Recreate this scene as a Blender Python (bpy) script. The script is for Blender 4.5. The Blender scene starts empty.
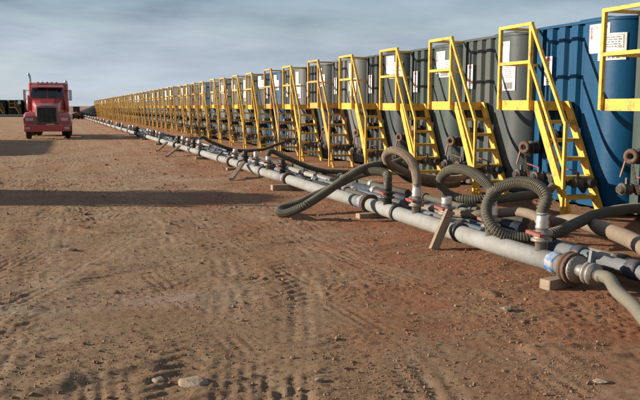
import bpy, math, random
import numpy as np
from mathutils import Vector, Matrix

# ------------------------------------------------------------------ camera, sky, sun
scene = bpy.context.scene
COL = scene.collection
FPX, YAW, PIT, CAMH = 745.9, .338, .1278, 1.65
cam = bpy.data.cameras.new('camera'); camo = bpy.data.objects.new('camera', cam); COL.objects.link(camo)
cam.sensor_fit = 'HORIZONTAL'; cam.sensor_width = 36.0; cam.lens = 36.0 * FPX / 640
cam.clip_start = .05; cam.clip_end = 20000
FW = Vector((math.sin(YAW)*math.cos(PIT), math.cos(YAW)*math.cos(PIT), -math.sin(PIT)))
RT = Vector((math.cos(YAW), -math.sin(YAW), 0)); UP = RT.cross(FW)
camo.matrix_world = Matrix(((RT.x, UP.x, -FW.x, 0), (RT.y, UP.y, -FW.y, 0), (RT.z, UP.z, -FW.z, CAMH), (0, 0, 0, 1)))
scene.camera = camo

SUN_EL = math.radians(15.5)
SUN_AZ = math.atan2(-.92, .38)                  # clockwise from +Y
world = bpy.data.worlds.new('World'); scene.world = world; world.use_nodes = True
wn, wl = world.node_tree.nodes, world.node_tree.links
wn.clear()
w_out = wn.new('ShaderNodeOutputWorld'); w_bg = wn.new('ShaderNodeBackground')
sky = wn.new('ShaderNodeTexSky'); sky.sky_type = 'NISHITA'; sky.sun_disc = False
sky.sun_elevation = SUN_EL; sky.sun_rotation = SUN_AZ; sky.air_density = 1.0; sky.dust_density = .4; sky.ozone_density = 1.6
w_tc = wn.new('ShaderNodeTexCoord'); w_sep = wn.new('ShaderNodeSeparateXYZ')
wl.new(w_tc.outputs['Generated'], w_sep.inputs[0])
w_z = wn.new('ShaderNodeMath'); w_z.operation = 'MAXIMUM'; w_z.inputs[1].default_value = 0.0; wl.new(w_sep.outputs['Z'], w_z.inputs[0])
w_za = wn.new('ShaderNodeMath'); w_za.operation = 'ADD'; w_za.inputs[1].default_value = .22; wl.new(w_z.outputs[0], w_za.inputs[0])
w_cmb = wn.new('ShaderNodeCombineXYZ')
for ax in ('X', 'Y'):
    d = wn.new('ShaderNodeMath'); d.operation = 'DIVIDE'; wl.new(w_sep.outputs[ax], d.inputs[0]); wl.new(w_za.outputs[0], d.inputs[1]); wl.new(d.outputs[0], w_cmb.inputs[ax])
w_map = wn.new('ShaderNodeMapping'); w_map.inputs['Location'].default_value = (3.1, 1.7, 0); w_map.inputs['Scale'].default_value = (.9, 1.15, 1); w_map.inputs['Rotation'].default_value = (0, 0, .22)
wl.new(w_cmb.outputs[0], w_map.inputs[0])
w_n = wn.new('ShaderNodeTexNoise'); w_n.inputs['Scale'].default_value = .8; w_n.inputs['Detail'].default_value = 9; w_n.inputs['Roughness'].default_value = .56; w_n.inputs['Distortion'].default_value = .5
wl.new(w_map.outputs[0], w_n.inputs['Vector'])
w_r = wn.new('ShaderNodeValToRGB'); w_r.color_ramp.elements[0].position = .30; w_r.color_ramp.elements[1].position = .52
wl.new(w_n.outputs['Fac'], w_r.inputs[0])
w_cm = wn.new('ShaderNodeMath'); w_cm.operation = 'MULTIPLY'; w_cm.inputs[1].default_value = .95; wl.new(w_r.outputs[0], w_cm.inputs[0])
w_n2 = wn.new('ShaderNodeTexNoise'); w_n2.inputs['Scale'].default_value = 1.15; w_n2.inputs['Detail'].default_value = 8; w_n2.inputs['Roughness'].default_value = .6
wl.new(w_map.outputs[0], w_n2.inputs['Vector'])
w_r2 = wn.new('ShaderNodeValToRGB')
w_r2.color_ramp.elements[0].position = .40; w_r2.color_ramp.elements[0].color = (1.35, 1.78, 2.5, 1)
w_r2.color_ramp.elements[1].position = .64; w_r2.color_ramp.elements[1].color = (3.5, 4.05, 4.9, 1)
wl.new(w_n2.outputs['Fac'], w_r2.inputs[0])
w_mix = wn.new('ShaderNodeMixRGB'); wl.new(w_cm.outputs[0], w_mix.inputs[0]); wl.new(sky.outputs[0], w_mix.inputs[1]); wl.new(w_r2.outputs[0], w_mix.inputs[2])
w_hz = wn.new('ShaderNodeMapRange'); w_hz.interpolation_type = 'SMOOTHERSTEP'; w_hz.inputs[1].default_value = 0; w_hz.inputs[2].default_value = .17; w_hz.inputs[3].default_value = .62; w_hz.inputs[4].default_value = 0
wl.new(w_z.outputs[0], w_hz.inputs[0])
w_mx2 = wn.new('ShaderNodeMixRGB'); w_mx2.inputs[2].default_value = (5.0, 5.7, 6.4, 1); wl.new(w_hz.outputs[0], w_mx2.inputs[0]); wl.new(w_mix.outputs[0], w_mx2.inputs[1])
wl.new(w_mx2.outputs[0], w_bg.inputs[0]); w_bg.inputs[1].default_value = .08
wl.new(w_bg.outputs[0], w_out.inputs[0])

sl = bpy.data.lights.new('sun', 'SUN'); sl.energy = 5.0; sl.angle = math.radians(.6); sl.color = (1, .89, .74)
so = bpy.data.objects.new('sun', sl); COL.objects.link(so)
sdir = Vector((math.sin(SUN_AZ)*math.cos(SUN_EL), math.cos(SUN_AZ)*math.cos(SUN_EL), math.sin(SUN_EL)))
so.rotation_euler = sdir.to_track_quat('Z', 'Y').to_euler(); so.location = (-20, 10, 20)
vs = scene.view_settings; vs.view_transform = 'Standard'; vs.look = 'None'; vs.exposure = .66; vs.gamma = 1; vs.use_curve_mapping = False
scene.cycles.use_denoising = True; scene.cycles.max_bounces = 6

rng = np.random.default_rng(7); random.seed(7)

# ------------------------------------------------------------------ pixel -> point
def px(x, y, X):
    d = FW + RT*((x-320)/FPX) + UP*((200-y)/FPX)
    return Vector((0, 0, CAMH)) + d*(X/d.x)

# ------------------------------------------------------------------ materials
MATS = {}
def mat(name, col, rough=.6, metal=0., var=.25, vscale=4., bump=0., bscale=40., dirt=None, dirt_amt=0., dscale=2.5, dlo=.5, dhi=.72, spec=.5, coat=0., streak=False):
    if name in MATS: return MATS[name]
    m = bpy.data.materials.new(name); m.use_nodes = True; MATS[name] = m
    n, l = m.node_tree.nodes, m.node_tree.links; b = n['Principled BSDF']
    b.inputs['Roughness'].default_value = rough; b.inputs['Metallic'].default_value = metal; b.inputs['Specular IOR Level'].default_value = spec
    if coat: b.inputs['Coat Weight'].default_value = coat; b.inputs['Coat Roughness'].default_value = .15
    g = n.new('ShaderNodeNewGeometry')
    no = n.new('ShaderNodeTexNoise'); no.inputs['Scale'].default_value = vscale; no.inputs['Detail'].default_value = 6; no.inputs['Roughness'].default_value = .62
    l.new(g.outputs['Position'], no.inputs['Vector'])
    oi = n.new('ShaderNodeObjectInfo')
    mx = n.new('ShaderNodeMixRGB'); mx.inputs[1].default_value = (*[c*(1-var) for c in col], 1); mx.inputs[2].default_value = (*[min(1, c*(1+var)) for c in col], 1)
    l.new(no.outputs['Fac'], mx.inputs[0]); out = mx.outputs[0]
    if dirt:
        n2 = n.new('ShaderNodeTexNoise'); n2.inputs['Scale'].default_value = dscale; n2.inputs['Detail'].default_value = 8; n2.inputs['Roughness'].default_value = .7
        if streak:
            mp = n.new('ShaderNodeMapping'); mp.inputs['Scale'].default_value = (1, 1, .12); l.new(g.outputs['Position'], mp.inputs[0]); l.new(mp.outputs[0], n2.inputs['Vector'])
        else: l.new(g.outputs['Position'], n2.inputs['Vector'])
        r = n.new('ShaderNodeValToRGB'); r.color_ramp.elements[0].position = dlo; r.color_ramp.elements[1].position = dhi
        l.new(n2.outputs['Fac'], r.inputs[0])
        ml = n.new('ShaderNodeMath'); ml.operation = 'MULTIPLY'; ml.inputs[1].default_value = dirt_amt; l.new(r.outputs[0], ml.inputs[0])
        m2 = n.new('ShaderNodeMixRGB'); l.new(ml.outputs[0], m2.inputs[0]); l.new(out, m2.inputs[1]); m2.inputs[2].default_value = (*dirt, 1); out = m2.outputs[0]
        rr = n.new('ShaderNodeMapRange'); rr.inputs[3].default_value = rough; rr.inputs[4].default_value = min(1, rough+.3); l.new(ml.outputs[0], rr.inputs[0]); l.new(rr.outputs[0], b.inputs['Roughness'])
    l.new(out, b.inputs['Base Color'])
    if bump:
        n3 = n.new('ShaderNodeTexNoise'); n3.inputs['Scale'].default_value = bscale; n3.inputs['Detail'].default_value = 5; l.new(g.outputs['Position'], n3.inputs['Vector'])
        bp = n.new('ShaderNodeBump'); bp.inputs['Strength'].default_value = 1; bp.inputs['Distance'].default_value = bump; l.new(n3.outputs['Fac'], bp.inputs['Height']); l.new(bp.outputs[0], b.inputs['Normal'])
    return m
DUST = (.26, .17, .105)
TANKC = {'grey': (.066, .080, .081), 'green': (.054, .078, .073), 'slate': (.046, .059, .063), 'light': (.125, .133, .127), 'beige': (.155, .15, .13), 'blue': (.001, .058, .138), 'dull_blue': (.028, .075, .135), 'dark_green': (.018, .028, .02)}
def tank_mat(c): return mat('tank_paint_'+c, TANKC[c], .5, 0, .18, 1.3, .003, 9., tuple(.55*a+.45*b for a, b in zip(TANKC[c], DUST)), .5 if 'blue' not in c else .10, 4.5, .48, .74, streak=True, spec=.22)
YEL = mat('yellow_paint', (.76, .435, .05), .5, 0, .2, 6, .0015, 60, (.27, .15, .06), .85, 6.5, .50, .66)
ORA = mat('golden_paint', (.68, .36, .065), .55, 0, .22, 6, .0015, 60, (.24, .125, .05), .85, 6.5, .46, .64)
STEELD = mat('dull_steel', (.13, .12, .105), .6, .3, .35, 8, .002, 40, DUST, .6, 4)
STEEL = mat('weathered_steel', (.27, .25, .22), .5, .35, .25, 6, .002, 40, DUST, .7, 3.5, .45, .75)
PIPEM = mat('pale_pipe', (.275, .282, .272), .68, 0, .25, 3.2, .004, 22, (.20, .17, .135), .8, 3.0, .42, .72, spec=.3)
CUFF = mat('silver_cuff', (.62, .60, .56), .35, .7, .2, 12, .001, 60, DUST, .4, 6)
DARKM = mat('dark_metal', (.045, .045, .045), .55, .3, .4, 9, .002, 50, DUST, .6, 5)
RUSTM = mat('rusty_steel', (.13, .078, .052), .8, .2, .45, 14, .003, 60)
REDP = mat('red_lever_paint', (.30, .035, .028), .6, 0, .4, 16, 0, 40, (.22, .13, .09), .9, 14, .4, .62)
PINK = mat('faded_red_paint', (.34, .16, .12), .65, 0, .35, 12, 0, 40, DUST, .6, 9)
BLUEP = mat('blue_band_paint', (.06, .16, .36), .5, 0, .35, 10, 0, 40, (.42, .40, .36), .9, 12, .45, .6)
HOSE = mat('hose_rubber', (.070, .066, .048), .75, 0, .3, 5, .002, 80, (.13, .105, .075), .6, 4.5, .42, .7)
HELIX = mat('hose_helix_shading_tone', (.135, .122, .088), .85, 0, .3, 6, 0, 40, (.20, .16, .11), .6, 5)  # lighter rib tone, painted in for the contrast of lit ribs and shaded grooves
HELIXT = mat('tan_hose_helix_shading_tone', (.28, .21, .145), .85, 0, .3, 6)  # same painted rib shading for the tan hoses
HOSEG = mat('grey_hose_rubber', (.15, .135, .10), .7, 0, .3, 5, .002, 80, (.13, .11, .08), .6, 4)
HOSET = mat('dusty_hose_rubber', (.20, .15, .105), .8, 0, .3, 5, .002, 80, (.16, .13, .09), .6, 4)
PIPEB = mat('blue_grey_pipe', (.13, .175, .215), .5, .2, .3, 4, .002, 40, DUST, .75, 3, .42, .7)
PIPED = mat('dark_blue_pipe', (.025, .04, .065), .5, .1, .3, 4, .002, 40, DUST, .6, 3.5, .45, .75)
PIPEG = mat('grey_pipe', (.27, .27, .25), .55, .2, .3, 4, .002, 40, DUST, .8, 3, .42, .7)
WOOD = mat('weathered_timber', (.30, .225, .15), .85, 0, .35, 14, .004, 60, (.2, .13, .08), .7, 5)
PAPER = mat('white_placard', (.72, .72, .69), .6, 0, .06, 8, 0, 40, (.5, .46, .4), .5, 5)
INK = mat('black_print', (.17, .17, .175), .8)
REDINK = mat('red_print', (.55, .13, .11), .8)

# ------------------------------------------------------------------ mesh builder
class MB:
    def __init__(s): s.v = []; s.f = []; s.sm = []
    def add(s, vs, fs, smooth=False):
        o = len(s.v); s.v += [tuple(p) for p in vs]; s.f += [tuple(i+o for i in f) for f in fs]; s.sm += [smooth]*len(fs); return s
    def hexa(s, p): # 8 corners: bottom 4 ccw, top 4 ccw
        return s.add(p, [(3,2,1,0), (4,5,6,7), (0,1,5,4), (1,2,6,5), (2,3,7,6), (3,0,4,7)])
    def box(s, x0, x1, y0, y1, z0, z1):
        return s.hexa([(x0,y0,z0),(x1,y0,z0),(x1,y1,z0),(x0,y1,z0),(x0,y0,z1),(x1,y0,z1),(x1,y1,z1),(x0,y1,z1)])
    def bbox(s, x0, x1, y0, y1, z0, z1, b=.02): # box with chamfered vertical + top edges
        X = [x0, x0+b, x1-b, x1]; pts = []
        def ring(z, i): return [(x0+b+i,y0+i,z),(x1-b-i,y0+i,z),(x1-i,y0+b+i,z),(x1-i,y1-b-i,z),(x1-b-i,y1-i,z),(x0+b+i,y1-i,z),(x0+i,y1-b-i,z),(x0+i,y0+b+i,z)]
        R = [ring(z0+b, 0), ring(z1-b, 0), ring(z1, b)]; R = [ring(z0, b)] + R
        return s.loft(R)
    def loft(s, rings, cap=True, smooth=False, closed=True):
        n = len(rings[0]); vs = [p for r in rings for p in r]; fs = []
        for i in range(len(rings)-1):
            for j in range(n if closed else n-1):
                a = i*n+j; b = i*n+(j+1) % n; fs.append((a, b, b+n, a+n))
        o = len(s.v); s.add(vs, fs, smooth)
        if cap:
            s.f.append(tuple(o+j for j in reversed(range(n)))); s.sm.append(False)
            e = o+(len(rings)-1)*n; s.f.append(tuple(e+j for j in range(n))); s.sm.append(False)
        return s
    def bar(s, p0, p1, w, h=None, up=(0,0,1)):
        h = h or w; p0 = Vector(p0); p1 = Vector(p1); d = (p1-p0).normalized(); u = Vector(up)
        if abs(d.dot(u)) > .98: u = Vector((1, 0, 0))
        a = d.cross(u).normalized()*w/2; b = a.cross(d).normalized()*h/2
        b = d.cross(a).normalized()*h/2
        q = lambda p: [p-a-b, p+a-b, p+a+b, p-a+b]
        return s.loft([q(p0), q(p1)])
    def tube(s, pts, r, n=10, cap=True, smooth=True):
        pts = [Vector(p) for p in pts]; N = len(pts); rs = r if hasattr(r, '__len__') else [r]*N
        t = [(pts[min(i+1, N-1)]-pts[max(i-1, 0)]).normalized() for i in range(N)]
        u = t[0].orthogonal().normalized(); rings = []
        for i in range(N):
            u = (u - t[i]*u.dot(t[i])).normalized(); w = t[i].cross(u)
            rings.append([pts[i]+(u*math.cos(2*math.pi*j/n)+w*math.sin(2*math.pi*j/n))*rs[i] for j in range(n)])
        return s.loft(rings, cap, smooth)
    def lathe(s, p0, axis, prof, n=14): # prof: list of (dist along axis, radius)
        p0 = Vector(p0); ax = Vector(axis).normalized(); u = ax.orthogonal().normalized(); w = ax.cross(u)
        rings = [[p0+ax*d+(u*math.cos(2*math.pi*j/n)+w*math.sin(2*math.pi*j/n))*r for j in range(n)] for d, r in prof]
        o = len(s.f); s.loft(rings, True, True)
        return s
    def torus(s, c, axis, R, r, n=18, m=8):
        c = Vector(c); ax = Vector(axis).normalized(); u = ax.orthogonal().normalized(); w = ax.cross(u); vs = []; fs = []
        for i in range(n):
            a = 2*math.pi*i/n; e = u*math.cos(a)+w*math.sin(a)
            for j in range(m):
                b = 2*math.pi*j/m; vs.append(c+e*(R+r*math.cos(b))+ax*r*math.sin(b))
        for i in range(n):
            for j in range(m):
                fs.append((i*m+j, ((i+1) % n)*m+j, ((i+1) % n)*m+(j+1) % m, i*m+(j+1) % m))
        return s.add(vs, fs, True)
    def mesh(s, name, m):
        me = bpy.data.meshes.new(name); me.from_pydata(s.v, [], s.f); me.polygons.foreach_set('use_smooth', s.sm)
        if m: me.materials.append(m)
        me.update(); return me
    def build(s, name, m, parent=None, bevel=0.):
        me = s.mesh(name, m)
        return link(name, me, parent)
def link(name, me, parent=None, loc=None):
    o = bpy.data.objects.new(name, me); COL.objects.link(o)
    if parent: o.parent = parent
    if loc is not None: o.location = loc
    return o
def tag(o, label=None, cat=None, group=None, kind=None):
    for k, v in (('label', label), ('category', cat), ('group', group), ('kind', kind)):
        if v: o[k] = v
    return o
def thing(name, label, cat, loc=(0,0,0), rz=0, group=None):
    o = bpy.data.objects.new(name, None); o.empty_display_size = .2; COL.objects.link(o); o.location = loc; o.rotation_euler = (0, 0, rz)
    return tag(o, label, cat, group)
def copy_tree(o, parent=None):
    c = o.copy(); COL.objects.link(c); c.parent = parent
    for ch in list(o.children): copy_tree(ch, c)
    return c
def spline(P, step=.03):
    P = [Vector(p) for p in P]; Q = [2*P[0]-P[1]] + P + [2*P[-1]-P[-2]]; dense = []
    for i in range(1, len(Q)-2):
        a, b, c, d = Q[i-1:i+3]
        for k in range(24):
            t = k/24; dense.append(.5*((2*b)+(c-a)*t+(2*a-5*b+4*c-d)*t*t+(3*b-a-3*c+d)*t**3))
    dense.append(P[-1]); L = [0]
    for i in range(1, len(dense)): L.append(L[-1]+(dense[i]-dense[i-1]).length)
    n = max(2, int(L[-1]/step)); out = []; j = 0
    for i in range(n+1):
        s = L[-1]*i/n
        while j < len(L)-2 and L[j+1] < s: j += 1
        t = (s-L[j])/max(1e-9, L[j+1]-L[j]); out.append(dense[j].lerp(dense[j+1], min(1, t)))
    return out

# ------------------------------------------------------------------ ground
_perm = rng.permutation(256); _perm = np.concatenate([_perm, _perm]); _ga = rng.uniform(0, 2*np.pi, 256); _gx, _gy = np.cos(_ga), np.sin(_ga)
def perlin(x, y, seed=0):
    x = x + seed*17.31; y = y - seed*9.77
    xi = np.floor(x).astype(np.int64); yi = np.floor(y).astype(np.int64); xf = x-xi; yf = y-yi
    u = xf*xf*xf*(xf*(xf*6-15)+10); v = yf*yf*yf*(yf*(yf*6-15)+10)
    def g(a, b):
        h = _perm[(_perm[(xi+a) & 255]+yi+b) & 255]; return _gx[h]*(xf-a)+_gy[h]*(yf-b)
    return ((1-u)*g(0,0)+u*g(1,0))*(1-v)+((1-u)*g(0,1)+u*g(1,1))*v
def fbm(x, y, f, o, seed=0, gain=.5):
    s = np.zeros_like(x); a = 1.
    for i in range(o): s += a*perlin(x*f, y*f, seed+i); a *= gain; f *= 2.03
    return s
def smooth(a, b, x): t = np.clip((x-a)/(b-a), 0, 1); return t*t*(3-2*t)
def base_z(y):
    y = np.asarray(y, float); z = -.0042*np.maximum(0, y-8)
    z = np.where(y > 165, -.0042*157-(y-165)*.028, z); return np.maximum(z, -14.)
TRACKS = [  # x0, slope, curve, half width, depth, tread kind, y range over which it still shows
    (.22, .04, .004, .17, .013, 0, 2, 4.9), (.62, .34, -.012, .16, .011, 1, 2, 5.7), (.98, .22, -.012, .17, .013, 0, 2, 4.9), (1.30, .34, .004, .17, .012, 0, 2, 4.9),
    (-1.2, .13, .0, .16, .007, 1, 2, 30), (-3.1, .13, .0, .16, .007, 1, 2, 30), (2.2, -.05, -.004, .15, .005, 0, 2, 16), (1.75, .16, -.006, .15, .008, 1, 2, 9),
    (-.1, -.04, -.0012, .17, .006, 1, 5, 34), (1.9, -.035, -.0012, .17, .006, 1, 6, 34), (1.2, -.13, .0018, .15, .005, 0, 5, 34), (3.3, -.14, .0018, .15, .005, 0, 5, 34), (-2.0, .42, -.006, .22, .008, 0, 2, 14), (-1.3, .62, -.02, .2, .008, 1, 2, 14)]
def height(x, y):
    z = .03*fbm(x, y, .22, 3, 3)
    rough = smooth(-.15, .45, fbm(x, y, .45, 3, 21))
    z += (.008+.012*rough)*fbm(x, y, 1.9, 4, 5)
    u = x*.94+y*.34; v = (y*.94-x*.34)                                    # scraped lines left by the grader
    z += .020*fbm(u*.22, v, 1.7, 5, 8, .55)*smooth(-.3, .3, fbm(x, y, .3, 2, 13))
    cl = np.abs(fbm(x, y, 6.5, 4, 9, .6)); z += (.004+.019*rough*rough)*(cl-.25)
    z += (.004+.005*rough)*fbm(x, y, 17., 3, 15, .65)
    rid = 1-np.abs(fbm(x*.45-.2*y, y*.8+.3*x, .9, 4, 31)); z += .026*smooth(.86, 1., rid)*smooth(.0, .4, fbm(x, y, .6, 2, 41))
    for k, (x0, a, c, hw, dp, kind, ya, yb) in enumerate(TRACKS):
        yy = y-4.4; cx = x0+a*yy+c*yy*yy+.05*perlin(y*.8, y*0+k, 51); d = x-cx
        amp = smooth(-.1 if k > 3 else -.7, .3 if k > 3 else .1, fbm(x, y, .8, 3, 60+k))*dp*smooth(yb, yb-1.2, y)*smooth(ya-.5, ya, y)
        ins = 1-smooth(hw*.75, hw*1.15, np.abs(d))
        if kind: pat = smooth(.25, .75, .5+.5*np.sin(2*np.pi*(y/.15+np.abs(d)*3.5)))
        else: pat = .5+.5*np.sin(2*np.pi*d/.085)
        z += ins*amp*(-1+1.25*pat)+.6*amp*np.exp(-((np.abs(d)-hw*1.3)/.08)**2)
    near = smooth(7.2, 5.2, x)*.6+.4
    flat = smooth(90, 25, y)*smooth(-40, -12, x)*smooth(60, 14, x)
    pm = np.clip(path_mask(x, y), 0, 1); z = z*(1-.4*pm)-.013*pm*smooth(16, 7, y)*smooth(-.2, .3, fbm(x, y, 1.3, 3, 120))
    return base_z(y)+z*near*np.maximum(flat, .06)-.05*smooth(5.6, 6.8, x)
PATHS = [(.9, .30, -.022, .28), (1.5, .36, -.024, .26), (2.2, .22, -.016, .3), (.2, .16, -.006, .25), (-.5, .10, -.004, .3), (2.9, .12, -.010, .22), (1.1, .05, -.003, .3), (3.0, .0, -.003, .3), (-.9, .02, -.0012, .3), (-1.6, .62, -.03, .25), (-2.6, .75, -.04, .3)]
def path_mask(x, y):
    m = np.zeros_like(x)
    for k, (x0, a, c, hw) in enumerate(PATHS):
        yy = np.minimum(y-4.4, 40.); cx = x0+a*yy+c*yy*yy*np.where(yy > 12, 12/np.maximum(yy, 1), 1)+.15*perlin(y*.2, y*0+k*3, 90); d = (x-cx)/hw
        rib = .65+.35*np.sin(2*np.pi*d*2.2+k)
        m = np.maximum(m, np.exp(-d*d*1.6)*rib*smooth(-.35, .25, fbm(x, y, .4, 3, 95+k)))
    m = np.maximum(m, 1.35*np.exp(-((x-1.9)/2.6)**2-((y-17.6+.25*x)/1.2)**2)*smooth(-.5, .2, fbm(x, y, .9, 4, 130)))
    m = np.maximum(m, 1.0*np.exp(-((x+.15)/.45)**2-((y-5.35)/.5)**2)*smooth(-.5, .2, fbm(x, y, 1.9, 4, 131)))
    return m
def gz(x, y): return float(height(np.array([float(x)]), np.array([float(y)]))[0])

xs = np.concatenate([-np.geomspace(3.2, 2500, 60)[::-1]-1.0, np.arange(-4.15, 6.0, .015), 6.0+np.geomspace(.05, 3000, 70)])
ys = [-40., -20., -8., -3., 0., 1.5, 2.4]
while ys[-1] < 30: ys.append(ys[-1]+max(.013, .0042*(ys[-1]-.5)))
while ys[-1] < 6000: ys.append(ys[-1]*1.03)
ys = np.array(ys)
GX, GY = np.meshgrid(xs, ys); nx, ny = len(xs), len(ys)
gv = np.stack([GX.ravel(), GY.ravel(), height(GX.ravel(), GY.ravel())], 1)
idx = np.arange(nx*ny).reshape(ny, nx)
gq = np.stack([idx[:-1, :-1], idx[:-1, 1:], idx[1:, 1:], idx[1:, :-1]], -1).reshape(-1, 4)
gm = bpy.data.meshes.new('ground'); gm.vertices.add(len(gv)); gm.vertices.foreach_set('co', gv.ravel())
gm.loops.add(gq.size); gm.loops.foreach_set('vertex_index', gq.ravel().astype(np.int32)); gm.polygons.add(len(gq))
gm.polygons.foreach_set('loop_start', np.arange(0, gq.size, 4, dtype=np.int32)); gm.polygons.foreach_set('loop_total', np.full(len(gq), 4, np.int32))
gm.update(calc_edges=True); gm.polygons.foreach_set('use_smooth', np.ones(len(gq), bool))
def soil():
    m = bpy.data.materials.new('bare_soil'); m.use_nodes = True; n, l = m.node_tree.nodes, m.node_tree.links; b = n['Principled BSDF']
    b.inputs['Roughness'].default_value = .95; b.inputs['Specular IOR Level'].default_value = .15
    g = n.new('ShaderNodeNewGeometry'); sp = n.new('ShaderNodeSeparateXYZ'); l.new(g.outputs['Position'], sp.inputs[0])
    def noise(s, d, r=.6, sc=None, loc=(0, 0, 0)):
        t = n.new('ShaderNodeTexNoise'); t.inputs['Scale'].default_value = s; t.inputs['Detail'].default_value = d; t.inputs['Roughness'].default_value = r
        mp = n.new('ShaderNodeMapping'); mp.inputs['Scale'].default_value = sc or (1, 1, 1); mp.inputs['Location'].default_value = loc; l.new(g.outputs['Position'], mp.inputs[0]); l.new(mp.outputs[0], t.inputs['Vector']); return t.outputs['Fac']
    def ramp(f, a, c):
        r = n.new('ShaderNodeMapRange'); r.interpolation_type = 'SMOOTHSTEP'; r.inputs[1].default_value = a; r.inputs[2].default_value = c; l.new(f, r.inputs[0]); return r.outputs[0]
    def mth(op, a, c):
        q = n.new('ShaderNodeMath'); q.operation = op; q.use_clamp = True
        for i, v in enumerate((a, c)):
            if isinstance(v, (int, float)): q.inputs[i].default_value = v
            else: l.new(v, q.inputs[i])
        return q.outputs[0]
    def mix(f, a, c):
        q = n.new('ShaderNodeMixRGB')
        for i, v in enumerate((f, a, c)):
            if isinstance(v, tuple): q.inputs[i].default_value = (*v, 1)
            elif isinstance(v, (int, float)): q.inputs[i].default_value = v
            else: l.new(v, q.inputs[i])
        return q.outputs[0]
    tan = mix(noise(.9, 8), (.265, .160, .086), (.50, .325, .192))
    red = mix(noise(2.3, 8, .65), (.25, .082, .038), (.48, .178, .084))
    rx = ramp(sp.outputs['X'], .8, 4.2)                                    # the scraped red subsoil lies along the pipeline
    rf = mth('ADD', mth('MULTIPLY', rx, .85), mth('MULTIPLY', ramp(noise(.45, 6), .46, .66), .7))
    c = mix(mth('MULTIPLY', rf, ramp(noise(1.3, 7), .25, .6)), tan, red)
    pale = mth('MULTIPLY', ramp(noise(.33, 7, .62, (.6, 1.3, 1), (4.3, 1.2, 0)), .55, .70), .75)
    c = mix(pale, c, (.56, .45, .33))
    pk = n.new('ShaderNodeAttribute'); pk.attribute_name = 'packed'
    c = mix(mth('MULTIPLY', mth('MULTIPLY', pk.outputs['Fac'], ramp(noise(5, 7, .7), .3, .62)), .75), c, (.54, .405, .275))
    fine = noise(70, 6, .8); c = mix(mth('MULTIPLY', ramp(fine, .35, .75), .45), c, (.55, .375, .235))
    dk = noise(9, 6, .7); c = mix(mth('MULTIPLY', ramp(dk, .50, .68), .7), c, (.20, .105, .06))
    l.new(c, b.inputs['Base Color'])
    bp = n.new('ShaderNodeBump'); bp.inputs['Distance'].default_value = .028; bp.inputs['Strength'].default_value = 1
    ad = n.new('ShaderNodeMath'); ad.operation = 'ADD'; l.new(noise(34, 8, .78), ad.inputs[0]); l.new(noise(130, 4, .75), ad.inputs[1]); l.new(ad.outputs[0], bp.inputs['Height']); l.new(bp.outputs[0], b.inputs['Normal'])
    return m
at = gm.attributes.new('packed', 'FLOAT', 'POINT'); at.data.foreach_set('value', path_mask(GX.ravel(), GY.ravel()).astype(np.float32))
gm.materials.append(soil())
tag(link('ground', gm), kind='structure')

# stones and clods lying on the dirt, too many to count
STONE = mat('stone_clod', (.24, .135, .082), .95, 0, .45, 11, .006, 60, (.40, .29, .20), .9, 9, .54, .64, spec=.2)
ROCKM = mat('pale_rock', (.29, .225, .165), .95, 0, .3, 9, .006, 45, (.25, .15, .09), .7, 9, spec=.2)
t_ = (1+5**.5)/2
ICO_V = np.array([(-1,t_,0),(1,t_,0),(-1,-t_,0),(1,-t_,0),(0,-1,t_),(0,1,t_),(0,-1,-t_),(0,1,-t_),(t_,0,-1),(t_,0,1),(-t_,0,-1),(-t_,0,1)])/math.sqrt(1+t_*t_)
ICO_F = np.array([(0,11,5),(0,5,1),(0,1,7),(0,7,10),(0,10,11),(1,5,9),(5,11,4),(11,10,2),(10,7,6),(7,1,8),(3,9,4),(3,4,2),(3,2,6),(3,6,8),(3,8,9),(4,9,5),(2,4,11),(6,2,10),(8,6,7),(9,8,1)])
NS = 15000
sy = 2.6*np.exp(rng.uniform(0, 1, NS)*math.log(34/2.6)); sx = rng.uniform(-.13, .80, NS)*sy-.5+rng.normal(0, .3, NS)
keep = rng.uniform(0, 1, NS) < np.clip(.3+.7*smooth(1., 4.5, sx), 0, 1)*(.35+.65*smooth(-.2, .3, fbm(sx, sy, .7, 3, 77))); sx, sy = sx[keep], sy[keep]
ss = np.clip(rng.lognormal(math.log(.0046), .60, len(sx)), .0025, .022)*np.clip(.75+sy/16, 1, 2)
sz = height(sx, sy); NS = len(sx)
sv = ICO_V[None]*(1+rng.uniform(-.38, .38, (NS, 12, 1)))*np.stack([rng.uniform(.7, 1.4, NS), rng.uniform(.7, 1.4, NS), rng.uniform(.5, .95, NS)], 1)[:, None, :]*ss[:, None, None]
ang = rng.uniform(0, 6.28, NS); ca, sa = np.cos(ang)[:, None], np.sin(ang)[:, None]
sv = np.stack([sv[..., 0]*ca-sv[..., 1]*sa+sx[:, None], sv[..., 0]*sa+sv[..., 1]*ca+sy[:, None], sv[..., 2]+(sz+ss*.12)[:, None]], -1).reshape(-1, 3)
sf = (ICO_F[None]+(np.arange(NS)*12)[:, None, None]).reshape(-1, 3)
NG = 70000
qy = 2.7*np.exp(rng.uniform(0, 1, NG)**1.15*math.log(20/2.7)); qx = rng.uniform(-.12, .95, NG)*qy-.3
kp = rng.uniform(0, 1, NG) < .3+.7*smooth(-.25, .35, fbm(qx, qy, 1.1, 4, 78)); qx, qy = qx[kp], qy[kp]; NG = len(qx)
qs = rng.lognormal(math.log(.0034), .45, NG)*np.clip(.7+qy/11, 1, 2.2)
OCT = np.array([(1, 0, 0), (-1, 0, 0), (0, 1, 0), (0, -1, 0), (0, 0, 1), (0, 0, -1)], float); OF = np.array([(0,2,4),(2,1,4),(1,3,4),(3,0,4),(2,0,5),(1,2,5),(3,1,5),(0,3,5)])
qv = (OCT[None]*(1+rng.uniform(-.4, .4, (NG, 6, 1)))+rng.uniform(-.25, .25, (NG, 6, 3)))*qs[:, None, None]
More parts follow.
